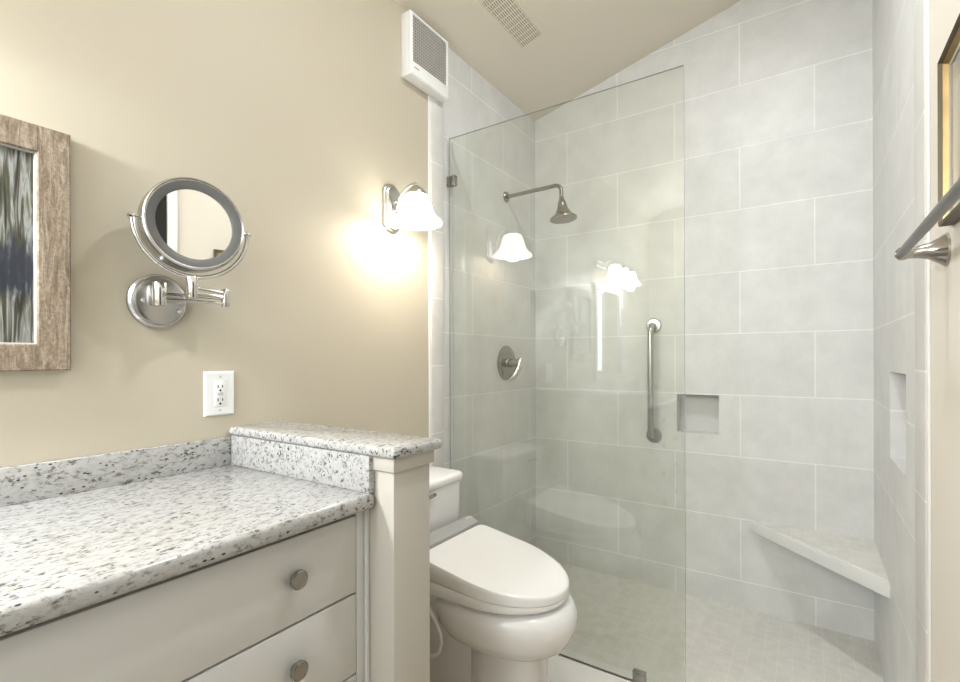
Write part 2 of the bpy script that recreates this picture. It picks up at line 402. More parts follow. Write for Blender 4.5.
# back wall with the square niche
def wall_with_hole(bm, u0, u1, v0, v1, h, put):
    hu0, hu1, hv0, hv1 = h
    for a in ((u0, hu0, v0, v1), (hu1, u1, v0, v1), (hu0, hu1, v0, hv0), (hu0, hu1, hv1, v1)): put(*a)
NB = (0.832, 1.033, 0.843, 1.042)
bm = B()
def slope_top(x0, x1, z0, z1):
    if z1 is None:
        prism(bm, [(x0, 0, z0), (x1, 0, z0), (x1, 0, zc(x1)), (x0, 0, zc(x0))], (0, 0.12, 0))
    else: prism(bm, [(x0, 0, z0), (x1, 0, z0), (x1, 0, z1), (x0, 0, z1)], (0, 0.12, 0))
wall_with_hole(bm, -0.12, XR + 0.12, 0.0, None, NB, slope_top)
prism(bm, [(NB[0], 0.085, NB[2]), (NB[1], 0.085, NB[2]), (NB[1], 0.085, NB[3]), (NB[0], 0.085, NB[3])], (0, 0.035, 0), mi=1)
struct('wall_back', bm, [M['tile_back'], M['niche']], smooth=0)

NR = (-0.85, -0.516, 0.885, 1.183)
bm = B()
def pr(y0, y1, z0, z1): box(bm, XR, XR + 0.12, y0, y1, z0, z1)
wall_with_hole(bm, YTR, 0.0, 0.0, zc(XR), NR, pr)
box(bm, XR + 0.09, XR + 0.12, NR[0], NR[1], NR[2], NR[3], mi=1)
struct('wall_shower_right', bm, [M['tile_side'], M['niche']], smooth=0)

DY0, DY1, DZ = -2.86, -2.062, 2.10
bm = B()
box(bm, XR, XR + 0.12, DY1, YTR, 0, zc(XR)); box(bm, XR, XR + 0.12, YF, DY0, 0, zc(XR)); box(bm, XR, XR + 0.12, DY0, DY1, DZ, zc(XR))
struct('wall_right', bm, M['wall_brightened'], smooth=0)
struct('dark_doorway_1', box(B(), XR + 0.06, XR + 0.10, DY0, DY1, 0.0, DZ), M['doorway_dark'])  # near-black slab paints in the darkness of the doorway
bm = B()
box(bm, XR - 0.014, XR - 0.001, DY1, DY1 + 0.042, 0, DZ + 0.06, 0.003); box(bm, XR - 0.014, XR - 0.001, DY0 - 0.06, DY0, 0, DZ + 0.06, 0.003); box(bm, XR - 0.014, XR - 0.001, DY0, DY1, DZ, DZ + 0.06, 0.003)
struct('trim_1', bm, M['white_trim'])

# front wall (behind the camera) with a window added as a light source
WX = (0.5, 1.5, 1.07, 2.17)
bm = B()
def pf(x0, x1, z0, z1):
    prism(bm, [(x0, YF, z0), (x1, YF, z0), (x1, YF, zc(x1) if z1 is None else z1), (x0, YF, zc(x0) if z1 is None else z1)], (0, -0.1, 0))
wall_with_hole(bm, -0.12, XR + 0.12, 0.0, None, WX, pf)
struct('wall_front', bm, M['wall'], smooth=0)
bm = B()
def ybar(x0, x1, z0, z1): box(bm, x0, x1, YF - 0.09, YF - 0.03, z0, z1, 0.004)
ybar(WX[0], WX[0] + 0.04, WX[2], WX[3]); ybar(WX[1] - 0.04, WX[1], WX[2], WX[3]); ybar(WX[0] + .04, WX[1] - .04, WX[2], WX[2] + 0.04); ybar(WX[0] + .04, WX[1] - .04, WX[3] - 0.04, WX[3]); ybar(WX[0] + .04, WX[1] - .04, 1.60, 1.64)
win = struct('added_window_1', bm, M['white_trim'])
obj('added_window_pane', box(B(), WX[0] + .04, WX[1] - .04, YF - 0.065, YF - 0.06, WX[2] + .04, WX[3] - .04), M['added_pane'], win)

# bullnose trims at the ends of the shower tile
struct('trim_2', box(B(), 0.0, 0.009, YT, -0.930, 0.0, ZL - 0.002, 0.004, 3), M['bullnose'])
struct('trim_3', box(B(), XR - 0.009, XR, YTR, -1.055, 0.0, zc(XR) - 0.004, 0.004, 3), M['bullnose'])
struct('trim_4', box(B(), 0.0, 0.006, YT - 0.012, YT, 0.0, ZL - 0.002, 0.002), M['white_trim'])
struct('trim_5', box(B(), XR - 0.006, XR, YTR - 0.012, YTR, 0.0, zc(XR) - 0.004, 0.002), M['white_trim'])
struct('shower_curb', box(B(), 0.0, XR, -1.06, -0.83, 0.0, 0.026, 0.006, 3), M['curb'])

# low partition beside the toilet
PY0, PY1, PX = -1.925, -1.80, 0.642
struct('wall_partition', box(B(), 0.0, PX, PY0, PY1, 0.0, 1.013, 0.003), M['part'])
bm = B(); box(bm, 0.56, PX + 0.008, PY0 - 0.008, PY1 + 0.008, 0.981, 1.013, 0.002)
struct('trim_6', bm, M['part'])

# ------------------------------------------------------------------ vanity
CZ = 0.929
t = thing('vanity_cabinet', 'greige painted vanity cabinet with wide drawers under the granite countertop', 'cabinet', (0.28, -2.9, 0))
XFc = 0.558
obj('body', box(B(), 0.0, XFc - 0.018, -3.95, PY0, 0.09, 0.893), M['cab'], t)
bm = B(); box(bm, 0.02, XFc - 0.07, -3.93, PY0 - 0.01, 0.0, 0.09); obj('toe_kick', bm, M['dark'], t)
bm = B()
for y0, y1 in ((PY0 - 0.033, PY0), (-2.80, -2.76), (-3.95, -3.91)): box(bm, XFc - 0.018, XFc, y0, y1, 0.09, 0.893, 0.001)
box(bm, XFc, XFc + 0.010, PY0 - 0.012, PY0, 0.09, 0.893, 0.004)
for z0, z1 in ((0.09, 0.12),): box(bm, XFc - 0.018, XFc, -3.95, PY0, z0, z1)
obj('face_frame', bm, M['cab'], t)
bm = B(); box(bm, XFc - 0.0176, XFc - 0.0150, -3.91, PY0 - 0.033, 0.12, 0.893); obj('gap_backing', bm, M['dark'], t)
def knob(y, z, parent):
    bm = B(); lathe(bm, [(0.009, 0), (0.008, 0.003), (0.007, 0.008), (0.011, 0.011), (0.0185, 0.013), (0.0195, 0.017), (0.0185, 0.021), (0.0165, 0.0225), (0.0155, 0.0215), (0.0, 0.0225)], (XFc + 0.001, y, z), (1, 0, 0), 28)
    return obj('knob', bm, M['nickel_dark'], parent, label='round brushed nickel knob')
for yb, ya in ((-2.76, PY0 - 0.034), (-3.91, -2.80)):
    zs = [(0.7085, 0.879), (0.527, 0.7035), (0.322, 0.522), (0.122, 0.317)]
    for z0, z1 in zs:
        d = obj('drawer', box(B(), XFc - 0.0148, XFc + 0.001, yb + 0.002, ya - 0.001, z0, z1, 0.0015), M['cab'], t)
        zk = (z0 + z1) / 2
        knob(ya - 0.162, zk + 0.006, d); knob(yb + 0.162, zk + 0.006, d)

bm = B()
prism(bm, rounded([(0.0, -3.97, 0.894), (0.593, -3.97, 0.894), (0.593, PY0 - 0.001, 0.894), (0.0, PY0 - 0.001, 0.894)], [0, 0.01, 0.02, 0]), (0, 0, CZ - 0.894), 0.012, 4)
o = obj('countertop', bm, M['granite']); o['label'] = 'white speckled granite countertop on the drawer cabinet'; o['category'] = 'countertop'
bm = B(); box(bm, 0.0, 0.02, -3.97, PY0 - 0.02, CZ, 1.008, 0.002)
o = obj('backsplash', bm, M['granite']); o['label'] = 'long grey speckled granite strip along the tan wall behind the countertop'; o['category'] = 'backsplash'
bm = B(); box(bm, 0.02, 0.585, PY0 - 0.020, PY0 - 0.0005, CZ, 1.013, 0.002)
o = obj('backsplash', bm, M['granite']); o['label'] = 'short speckled granite upstand on the partition at the end of the countertop'; o['category'] = 'backsplash'
bm = B()
prism(bm, rounded([(0.0, -1.948, 1.013), (0.664, -1.946, 1.013), (0.664, -1.774, 1.013), (0.0, -1.772, 1.013)], [0.02, 0.008, 0.008, 0]), (0, 0, 0.024), 0.010, 4)
o = obj('granite_ledge', bm, M['granite']); o['label'] = 'raised granite ledge capping the low partition beside the toilet'; o['category'] = 'ledge'

# ------------------------------------------------------------------ wall outlet
t = thing('wall_outlet', 'white rectangular double power outlet on the tan wall above the granite', 'outlet', (0.0, -1.969, 1.135))
bm = B(); rect_frame(bm, 0, 1, -2.012, -1.926, 1.072, 1.198, [(0, 0), (0, 0.003), (0.004, 0.0065), (0.026, 0.0065), (0.026, 0)])
obj('cover_plate', bm, M['white'], t)
r = obj('receptacle', box(B(), 0.0, 0.0085, -1.9855, -1.9525, 1.0985, 1.1715, 0.0012), M['white'], t)
bm = B()
for zz in (1.155, 1.117):
    for yy, hh in ((-1.976, 0.0045), (-1.963, 0.0036)): box(bm, 0.0086, 0.0092, yy - 0.0012, yy + 0.0012, zz - hh, zz + hh)
    lathe(bm, [(0.0030, 0), (0.0030, 0.0006)], (0.0086, -1.9695, zz - 0.0115), (1, 0, 0), 14)
obj('slots', bm, M['dark'], r)
bm = B(); box(bm, 0.0086, 0.0100, -1.978, -1.961, 1.1345, 1.1372, 0.0005); box(bm, 0.0086, 0.0100, -1.978, -1.961, 1.1300, 1.1328, 0.0005)
obj('test_button', bm, M['grey_plastic'], r)
for zz in (1.183, 1.087):
    bm = B(); lathe(bm, [(0.003, 0), (0.003, 0.0008), (0.001, 0.0013)], (0.0065, -1.969, zz), (1, 0, 0), 14); obj('screw', bm, M['grey_plastic'], t)

# ------------------------------------------------------------------ framed painting on the left wall
t = thing('framed_painting', 'painting of reeds by dark water in a rough barn wood frame on the left wall', 'painting', (0.0, -2.52, 1.475))
ay0, ay1, az0, az1 = -2.72, -2.316, 1.209, 1.740
bm = B(); rect_frame(bm, 0, 1, ay0, ay1, az0, az1, [(0, 0), (0, 0.024), (0.003, 0.028), (0.055, 0.024), (0.058, 0.020), (0.058, 0)])
obj('frame', bm, M['wood'], t)
bm = B(); rect_frame(bm, 0, 1, ay0 + 0.058, ay1 - 0.058, az0 + 0.058, az1 - 0.058, [(0, 0), (0, 0.019), (0.002, 0.018), (0.003, 0)])
obj('liner', bm, M['liner'], t)
obj('canvas', box(B(), 0.002, 0.010, ay0 + 0.0605, ay1 - 0.0605, az0 + 0.0605, az1 - 0.0605), M['painting'], t)

# ------------------------------------------------------------------ make-up mirror on a folding arm
t = thing('makeup_mirror', 'round chrome shaving mirror on a folding arm on the tan wall', 'mirror', (0.0, -2.130, 1.385))
yc, zc0 = -2.130, 1.383
bm = B(); lathe(bm, [(0.070, 0), (0.070, 0.012), (0.065, 0.018), (0.062, 0.018), (0.060, 0.024), (0.053, 0.027), (0.0, 0.028)], (0, yc, zc0), (1, 0, 0), 48)
pl = obj('wall_plate', bm, M['steel'], t)
for dy, dz in ((-0.043, -0.002), (0.042, -0.024)):
    bm = B(); lathe(bm, [(0.0055, 0), (0.0055, 0.003), (0.003, 0.005)], (0.0275, yc + dy, zc0 + dz), (1, 0, 0), 14); obj('screw', bm, M['chrome'], pl)
xp, yp = 0.052, -2.146
bm = B(); tube(bm, [(0.02, yp, 1.396), (xp, yp, 1.396)], 0.010, 14); lathe(bm, [(0.0155, 0), (0.0165, 0.002), (0.0165, 0.056), (0.0155, 0.058)], (xp, yp, 1.368), (0, 0, 1), 24)
obj('hinge_post', bm, M['chrome'], t)
xk, yk = 0.085, -1.996
bm = B()
for z in (1.386, 1.400): tube(bm, [(xp, yp, z), (xk, yk, z - 0.002)], 0.0042, 10)
obj('arm', bm, M['chrome'], t)
bm = B(); lathe(bm, [(0.0095, 0), (0.0105, 0.002), (0.0105, 0.046), (0.0095, 0.048)], (xk, yk, 1.375), (0, 0, 1), 20)
obj('elbow', bm, M['chrome'], t)
MC = Vector((0.135, -2.100, 1.568))
xm_, ym_ = 0.128, -2.103
bm = B()
for z in (1.401, 1.413): tube(bm, [(xm_, ym_, z), (xk, yk, z)], 0.0042, 10)
obj('arm', bm, M['chrome'], t)
bm = B(); lathe(bm, [(0.013, 0), (0.0142, 0.002), (0.0142, 0.052), (0.013, 0.054)], (xm_, ym_, 1.386), (0, 0, 1), 24)
obj('mirror_post', bm, M['chrome'], t)
A = math.radians(10); T = math.radians(0.2)
nrm = Vector((math.cos(A) * math.cos(T), -math.sin(A) * math.cos(T), math.sin(T)))
ah = Vector((math.sin(A), math.cos(A), 0)); av = nrm.cross(ah) * -1
if av.z < 0: av = -av
TILT = math.radians(0.5)
axh = ah * math.cos(TILT) + av * math.sin(TILT); axv = av * math.cos(TILT) - ah * math.sin(TILT)
RY = 0.1295
bm = B(); pts = arc(MC - nrm * 0.008, axh, axv, RY, PI, 2 * PI, 32); tube(bm, pts, 0.0055, 12)
yk_ = obj('yoke', bm, M['chrome'], t)
for sgn in (-1, 1):
    bm = B(); tube(bm, [MC - nrm * 0.008 + axh * sgn * (RY + 0.008), MC - nrm * 0.008 + axh * sgn * 0.118], 0.0048, 12)
    lathe(bm, [(0.0, 0), (0.007, 0.003), (0.008, 0.008), (0.007, 0.013), (0.0, 0.016)], MC - nrm * 0.008 + axh * sgn * (RY + 0.002) - axh * 0.008, axh, 16)
    obj('pivot', bm, M['chrome'], yk_)
bm = B(); lathe(bm, [(0.080, -0.046), (0.104, -0.044), (0.1155, -0.030), (0.1155, 0.004), (0.1135, 0.012), (0.1105, 0.014), (0.109, 0.011)], MC, nrm, 64, True, False)
lathe(bm, [(0.109, 0.011), (0.106, 0.0105)], MC, nrm, 64, False, False)
hd = obj('mirror_ring', bm, M['steel'], t)
bm = B(); lathe(bm, [(0.1095, 0.009), (0.1075, 0.0105), (0.090, 0.0095), (0.0865, 0.0075), (0.0865, 0.004)], MC, nrm, 64, False, False)
obj('light_ring', bm, M['ring_face'], hd)
bm = B(); lathe(bm, [(0.0870, 0.002), (0.0870, 0.0045), (0.0, 0.0046)], MC, nrm, 64)
obj('mirror_glass', bm, M['mirror'], hd)

# ------------------------------------------------------------------ bell-shaded lamps
def bell(bm, x, y, ztop, r=0.115, h=0.145):
    k = r / 0.115; q = h / 0.145
    prof = [(0.030, 0.0), (0.044, -0.006), (0.056, -0.018), (0.064, -0.036), (0.069, -0.058), (0.075, -0.082), (0.084, -0.102), (0.097, -0.118), (0.109, -0.129), (0.115, -0.138), (0.1155, -0.145)]
    inner = [(a - 0.004, b + 0.001) for a, b in prof[::-1]]
    n = 48
    rings = [[(x + a * k * math.cos(2 * PI * i / n), y + a * k * math.sin(2 * PI * i / n), ztop + b * q) for i in range(n)] for a, b in prof + inner]
    return loft(bm, rings, close=True)

def lamp_arm(bm, x, y, z, z0):
    tube(bm, [(0.018, y, z0), (0.032, y, z0 + 0.004), (0.040, y, z0 + 0.020), (0.046, y, z0 + 0.042), (0.060, y, z0 + 0.064), (0.083, y, z0 + 0.081), (0.110, y, z0 + 0.089), (x - 0.004, y, z0 + 0.090), (x, y, z0 + 0.084), (x, y, z0 + 0.06)], 0.0062, 12)
    return bm

t = thing('wall_sconce', 'lit wall lamp with a frosted bell shade and oval nickel plate on the tan wall', 'wall lamp', (0.0, -1.268, 1.840))
ys = -1.268
def racetrack(y, z, hw, hh, x, n=20):
    return [(x, y + hw * math.cos(a), z + (hh - hw) + hw * math.sin(a)) for a in [PI * i / n for i in range(n + 1)]] + [(x, y + hw * math.cos(a), z - (hh - hw) + hw * math.sin(a)) for a in [PI + PI * i / n for i in range(n + 1)]]
bm = B(); loft(bm, [racetrack(ys, 1.838, a, b - 0.005, x) for a, b, x in ((0.050, 0.106, 0.0), (0.050, 0.106, 0.006), (0.046, 0.102, 0.010), (0.041, 0.097, 0.011), (0.040, 0.096, 0.016), (0.034, 0.090, 0.020), (0.031, 0.087, 0.021))])
bp = obj('backplate', bm, M['nickel'], t)
bm = B(); lathe(bm, [(0.006, 0), (0.007, 0.004), (0.004, 0.010), (0.0, 0.012)], (0.021, ys + 0.006, 1.865), (1, 0, 0), 14); obj('finial', bm, M['chrome'], bp)
xs = 0.137
bm = B(); lamp_arm(bm, xs, ys, 1.892, 1.826); lathe(bm, [(0.013, 0), (0.016, 0.004), (0.010, 0.010)], (0.018, ys, 1.825), (1, 0, 0), 20); obj('arm', bm, M['nickel'], t)
bm = B(); lathe(bm, [(0.009, 0.030), (0.013, 0.026), (0.026, 0.018), (0.036, 0.004), (0.038, -0.006)], (xs, ys, 1.878), (0, 0, 1), 28); obj('socket_cap', bm, M['nickel'], t)
bm = B(); bell(bm, xs, ys, 1.876, 0.100, 0.117); obj('lamp_shade', bm, M['shade'], t)
bm = B(); lathe(bm, [(0.012, 0.04), (0.014, 0.034), (0.028, 0.02), (0.030, 0.0), (0.022, -0.020), (0.0, -0.029)], (xs, ys, 1.840), (0, 0, 1), 24); obj('bulb', bm, M['bulb'], t)
lamp('sconce_light', 'POINT', (xs, ys, 1.766), SCONCE_W, WARM, 0.035)

t = thing('vanity_light', 'three-bell vanity light above the white mirror, seen reflected in the shower glass', 'wall lamp', (0.0, -3.15, 1.98))
bm = B(); box(bm, 0, 0.025, -3.40, -2.78, 1.955, 2.015, 0.008, 3); obj('backplate', bm, M['nickel'], t)
for y in (-2.89, -3.09, -3.29):
    bm = B(); lamp_arm(bm, xs, y, 1.995, 1.928); obj('arm', bm, M['nickel'], t)
    bm = B(); lathe(bm, [(0.009, 0.020), (0.012, 0.016), (0.024, 0.008), (0.033, -0.004), (0.034, -0.016)], (xs, y, 1.980), (0, 0, 1), 24); obj('socket_cap', bm, M['nickel'], t)
    bm = B(); bell(bm, xs, y, 1.975, 0.088, 0.12); obj('lamp_shade', bm, M['shade_day'], t)
    lamp('vanity_bulb_light', 'POINT', (xs, y, 1.845), VANITY_W, NEUTRAL, 0.04)
t = thing('vanity_mirror', 'white-framed vanity mirror below the three-bell light, seen only in reflection', 'mirror', (0.0, -3.10, 1.4))
bm = B(); rect_frame(bm, 0, 1, -3.46, -2.76, 1.05, 1.83, [(0, 0), (0, 0.022), (0.006, 0.026), (0.05, 0.020), (0.05, 0)]); obj('frame', bm, M['vm_frame'], t)
obj('mirror_glass', box(B(), 0.002, 0.009, -3.41, -2.81, 1.10, 1.78), M['mirror'], t)

# ------------------------------------------------------------------ square fan on the wall under the ceiling
t = thing('wall_fan', 'white square vent fan with a grey mesh grille high on the wall', 'vent fan', (0.0, -1.07, 2.54))
fy0, fy1, fz0, fz1, fx = -1.205, -0.950, 2.405, 2.668, 0.056
bm = B(); box(bm, 0.0, fx - 0.012, fy0, fy1, fz0, fz1, 0.004)
rect_frame(bm, fx - 0.0125, 1, fy0, fy1, fz0, fz1, [(0, 0), (0, 0.006), (0.005, 0.0125), (0.013, 0.0125), (0.015, 0.006), (0.015, 0)])
hs = obj('housing', bm, M['white'], t)
gy0, gy1, gz0, gz1 = fy0 + 0.013, fy1 - 0.013, fz0 + 0.056, fz1 - 0.014
bm = B(); box(bm, fx - 0.0125, fx, fy0 + 0.013, fy1 - 0.013, fz0 + 0.013, gz0, 0.001); obj('lower_panel', bm, M['white'], t)
bm = B(); box(bm, fx - 0.012, fx - 0.008, gy0, gy1, gz0, gz1, mi=0)
k = 15
for i in range(1, k):
    z = gz0 + (gz1 - gz0) * i / k; box(bm, fx - 0.008, fx - 0.004, gy0, gy1, z - 0.0030, z + 0.0030, mi=1)
for i in range(1, k + 2):
    y = gy0 + (gy1 - gy0) * i / (k + 2); box(bm, fx - 0.008, fx - 0.0045, y - 0.0026, y + 0.0026, gz0, gz1, mi=1)
obj('grille', bm, [M['grille_dark'], M['grille']], t)
bm = B(); box(bm, fx, fx + 0.0008, fy0 + 0.020, fy0 + 0.050, fz0 + 0.030, fz0 + 0.038); obj('badge', bm, M['grey_plastic'], t)

# ceiling vent, painted like the ceiling
nC = Vector((-SLOPE, 0, 1)).normalized(); uC = Vector((1, 0, SLOPE)).normalized()
t = thing('ceiling_vent', 'tan louvred vent grille set in the sloping ceiling', 'vent', (0.34, -0.78, zc(0.34)))
def cpt(u, y, d):
    b = Vector((0, 0, ZL)) + uC * u; return Vector((b.x, y, b.z)) - nC * d
def cbox(bm, u0, u1, y0, y1, d0, d1, mi=0):
    prism(bm, [cpt(u0, y0, d0), cpt(u1, y0, d0), cpt(u1, y1, d0), cpt(u0, y1, d0)], -nC * (d1 - d0), mi=mi)
vu0, vu1, vy0, vy1 = 0.225, 0.385, -0.99, -0.575
bm = B(); cbox(bm, vu0, vu1, vy0, vy0 + 0.025, 0, 0.004); cbox(bm, vu0, vu1, vy1 - 0.025, vy1, 0, 0.004); cbox(bm, vu0, vu0 + 0.025, vy0 + .025, vy1 - .025, 0, 0.004); cbox(bm, vu1 - 0.025, vu1, vy0 + .025, vy1 - .025, 0, 0.004)
obj('frame', bm, M['ceiling'], t)
bm = B()
cbox(bm, vu0 + .025, vu1 - .025, vy0 + .025, vy1 - .025, 0.0, 0.0015, 1)
n = 11
for i in range(n):
    u = vu0 + 0.025 + (vu1 - vu0 - 0.05) * (i + 0.5) / n; cbox(bm, u - 0.0032, u + 0.0032, vy0 + .025, vy1 - .025, 0.0016, 0.004)
for i in range(1, 10):
    y = vy0 + 0.025 + (vy1 - vy0 - 0.05) * i / 10; cbox(bm, vu0 + .025, vu1 - .025, y - 0.003, y + 0.003, 0.0016, 0.0035)
obj('louvres', bm, [M['ceiling'], plain('vent_shadow', (0.20, 0.175, 0.135), 0.8)], t)

# hanging globe lamp, an unseen light source added behind the camera
gp = Vector((0.64, -4.0, zc(0.64)))
t = thing('added_pendant_lamp', 'added frosted globe, unseen light source hanging behind the viewer', 'added ceiling light', gp)
bm = B(); lathe(bm, [(0.06, 0.02), (0.06, -0.03), (0.05, -0.035), (0.0, -0.036)], gp, (0, 0, 1), 28); obj('ceiling_rose', bm, M['nickel'], t)
bm = B(); tube(bm, [gp + Vector((0, 0, -0.03)), gp + Vector((0, 0, -0.36))], 0.006); obj('rod', bm, M['nickel'], t)
bm = B(); lathe(bm, [(0.03, 0.15), (0.05, 0.14), (0.05, 0.11)], gp + Vector((0, 0, -0.50)), (0, 0, 1), 28); obj('holder', bm, M['nickel'], t)
bm = B(); lathe(bm, [(0.13 * math.sin(a), -0.13 * math.cos(a)) for a in [0.02 + (PI - 0.45) * i / 16 for i in range(17)]], gp + Vector((0, 0, -0.50)), (0, 0, 1), 36); obj('globe', bm, M['globe'], t)
lamp('added_pendant_light', 'POINT', gp + Vector((0, 0, -0.50)), ADDED_GLOBE_W, NEUTRAL, 0.12)

# unseen lamp added to the ceiling in front of the toilet, above the frame of the photo
rp = Vector((1.18, -1.40, zc(1.18)))
t = thing('added_recessed_light', 'added unseen recessed lamp in the sloping ceiling in front of the toilet', 'added ceiling light', rp)
bm = B(); lathe(bm, [(0.085, 0.0), (0.085, 0.004), (0.078, 0.008), (0.065, 0.006)], rp, -nC, 36); obj('rim', bm, M['white_trim'], t)
bm = B(); lathe(bm, [(0.064, 0.004), (0.064, 0.0075), (0.0, 0.008)], rp, -nC, 36); obj('lens', bm, M['bulb'], t)
l = lamp('added_recessed_lamp', 'AREA', rp - nC * 0.012, ADDED_RECESSED_W, NEUTRAL, 0.12); l.data.shape = 'DISK'

# ------------------------------------------------------------------ shower glass
GY = -0.887
t = thing('shower_screen', 'tall fixed clear glass panel on the curb between toilet and shower', 'glass panel', (0.52, GY, 0.026))
bm = B(); box(bm, 0.010, 1.046, GY - 0.005, GY + 0.005, 0.028, 2.262)
for f in bm.faces:
    if abs(f.calc_center_median().y - GY) < 0.003: f.material_index = 1
obj('pane', bm, [M['glass'], M['glass_edge']], t, smooth=0)
for z in (2.060, 0.32):
    bm = B(); box(bm, 0.0, 0.048, GY - 0.012, GY + 0.012, z - 0.024, z + 0.024, 0.003); obj('clamp', bm, M['nickel_dark'], t)
bm = B(); box(bm, 0.862, 0.908, GY - 0.012, GY + 0.012, 0.026, 0.074, 0.003); obj('clamp', bm, M['nickel_dark'], t)
bm = B(); box(bm, 0.0, 1.046, GY - 0.006, GY + 0.006, 0.0262, 0.0280); obj('seal', bm, M['grey_plastic'], t)

# ------------------------------------------------------------------ shower fittings
sy = -0.353
t = thing('bell_shower', 'bell-shaped nickel shower head on a bent arm from the tiled wall', 'shower head', (0.0, sy, 2.135))
bm = B(); lathe(bm, [(0.030, 0), (0.030, 0.004), (0.026, 0.009), (0.013, 0.012)], (0, sy, 2.136), (1, 0, 0), 32); obj('flange', bm, M['nickel_dark'], t)
pts = [(0.005, sy, 2.136), (0.15, sy, 2.138), (0.285, sy, 2.140)] + [p for p in arc((0.300, sy, 2.105), (0, 0, 1), (1, 0, 0), 0.036, 0.2, PI / 2, 8)] + [(0.337, sy, 2.075)]
bm = B(); tube(bm, pts, 0.0105, 16); obj('arm', bm, M['nickel_dark'], t)
hax = Vector((0.10, 0.0, -1)).normalized()
bm = B(); lathe(bm, [(0.010, -0.012), (0.013, -0.006), (0.014, 0.004), (0.017, 0.010), (0.022, 0.020), (0.023, 0.030), (0.026, 0.045), (0.034, 0.062), (0.048, 0.082), (0.064, 0.096), (0.070, 0.100), (0.0705, 0.108), (0.064, 0.111)], (0.338, sy, 2.063), hax, 48)
hb = obj('bell', bm, M['nickel_dark'], t)
bm = B(); lathe(bm, [(0.064, 0.1105), (0.05, 0.1130), (0.0, 0.1140)], (0.338, sy, 2.063), hax, 40); obj('spray_face', bm, M['grille'], hb)

vy, vz = -0.356, 1.206
t = thing('shower_valve', 'round nickel shower valve with a lever handle on the tiled wall', 'shower valve', (0.0, vy, vz))
bm = B(); lathe(bm, [(0.096, 0), (0.096, 0.004), (0.088, 0.010), (0.060, 0.014), (0.034, 0.015)], (0, vy, vz), (1, 0, 0), 48); obj('escutcheon', bm, M['nickel_dark'], t)
bm = B(); lathe(bm, [(0.032, 0.012), (0.030, 0.018), (0.024, 0.022), (0.022, 0.078), (0.020, 0.084)], (0, vy, vz), (1, 0, 0), 32); obj('stem', bm, M['nickel_dark'], t)
bm = B(); tube(bm, [(0.096, vy, vz + 0.030), (0.094, vy, vz + 0.016), (0.088, vy - 0.006, vz - 0.018), (0.076, vy - 0.018, vz - 0.052), (0.058, vy - 0.030, vz - 0.082), (0.042, vy - 0.040, vz - 0.094)], [0.010, 0.018, 0.018, 0.016, 0.017, 0.008], 16)
obj('lever', bm, M['chrome'], t)

gx = 0.715
t = thing('grab_bar', 'vertical stainless grab bar on the back shower wall left of the niche', 'grab bar', (gx, 0.0, 0.80))
zt, zb = 1.405, 0.815
r_ = 0.045
pts = [(gx, -0.004, zt)] + [(gx, -0.02, zt)] + arc((gx, -0.025, zt - r_), (0, 0, 1), (0, -1, 0), r_, 0, PI / 2, 8) + arc((gx, -0.025, zb + r_), (0, -1, 0), (0, 0, -1), r_, 0, PI / 2, 8) + [(gx, -0.02, zb), (gx, -0.004, zb)]
bm = B(); tube(bm, pts, 0.0155, 18); obj('bar', bm, M['grab_steel'], t)
for z in (zt, zb):
    bm = B(); lathe(bm, [(0.040, 0), (0.040, 0.006), (0.036, 0.010), (0.016, 0.012)], (gx, 0, z), (0, -1, 0), 36); obj('flange', bm, M['grab_steel'], t)

# corner bench
t = thing('corner_bench', 'triangular tiled bench slab in the right-hand corner of the shower', 'bench', (1.55, -0.15, 0.40))
bx, by, bz = 1.165, -0.505, 0.440
bm = B(); prism(bm, [(bx, 0, bz - 0.052), (XR, by, bz - 0.052), (XR, 0, bz - 0.052)], (0, 0, 0.048), 0.002); obj('slab', bm, M['bench_edge'], t)
bm = B(); prism(bm, [(bx + 0.03, 0, bz - 0.004), (XR, by + 0.03, bz - 0.004), (XR, 0, bz - 0.004)], (0, 0, 0.004)); obj('tile_top', bm, M['bench_tile'], t)

# ------------------------------------------------------------------ towel bar and picture on the right wall
tz = 1.452
t = thing('towel_bar', 'brushed nickel towel bar on the right wall below the gold-framed picture', 'towel bar', (XR, -1.65, tz))
for y in (-1.365, -1.93):
    bm = B(); lathe(bm, [(0.034, 0), (0.034, 0.004), (0.027, 0.012), (0.017, 0.028), (0.0125, 0.046), (0.0115, 0.060), (0.014, 0.068), (0.013, 0.076), (0.006, 0.082)], (XR, y, tz), (-1, 0, 0), 28)
    obj('post', bm, M['post_nickel'], t)
bm = B(); tube(bm, [(XR - 0.072, -1.345, tz), (XR - 0.072, -1.95, tz)], 0.0085, 18); obj('bar', bm, M['bar_grey'], t)

t = thing('framed_picture', 'pale matted picture in a thin gold frame on the right wall', 'picture', (XR, -1.67, 1.69))
py0, py1, pz0, pz1 = -1.855, -1.415, 1.490, 1.815
bm = B(); rect_frame(bm, XR, -1, py0, py1, pz0, pz1, [(0.007, 0), (0.007, 0.0155), (0.010, 0.0165), (0.014, 0.008), (0.014, 0)]); fr = obj('frame', bm, M['gold'], t)
bm = B(); rect_frame(bm, XR, -1, py0, py1, pz0, pz1, [(0, 0), (0, 0.021), (0.004, 0.023), (0.007, 0.0155), (0.007, 0)]); obj('outer_edge', bm, M['black_bronze'], fr, label='dark outer edge of the gold frame')
bm = B(); rect_frame(bm, XR, -1, py0, py1, pz0, pz1, [(0.014, 0), (0.014, 0.0078), (0.018, 0.006), (0.018, 0)]); obj('liner', bm, M['liner'], fr)
obj('mat', box(B(), XR - 0.003, XR - 0.001, py0 + 0.018, py1 - 0.018, pz0 + 0.018, pz1 - 0.018), M['mat_board'], t)
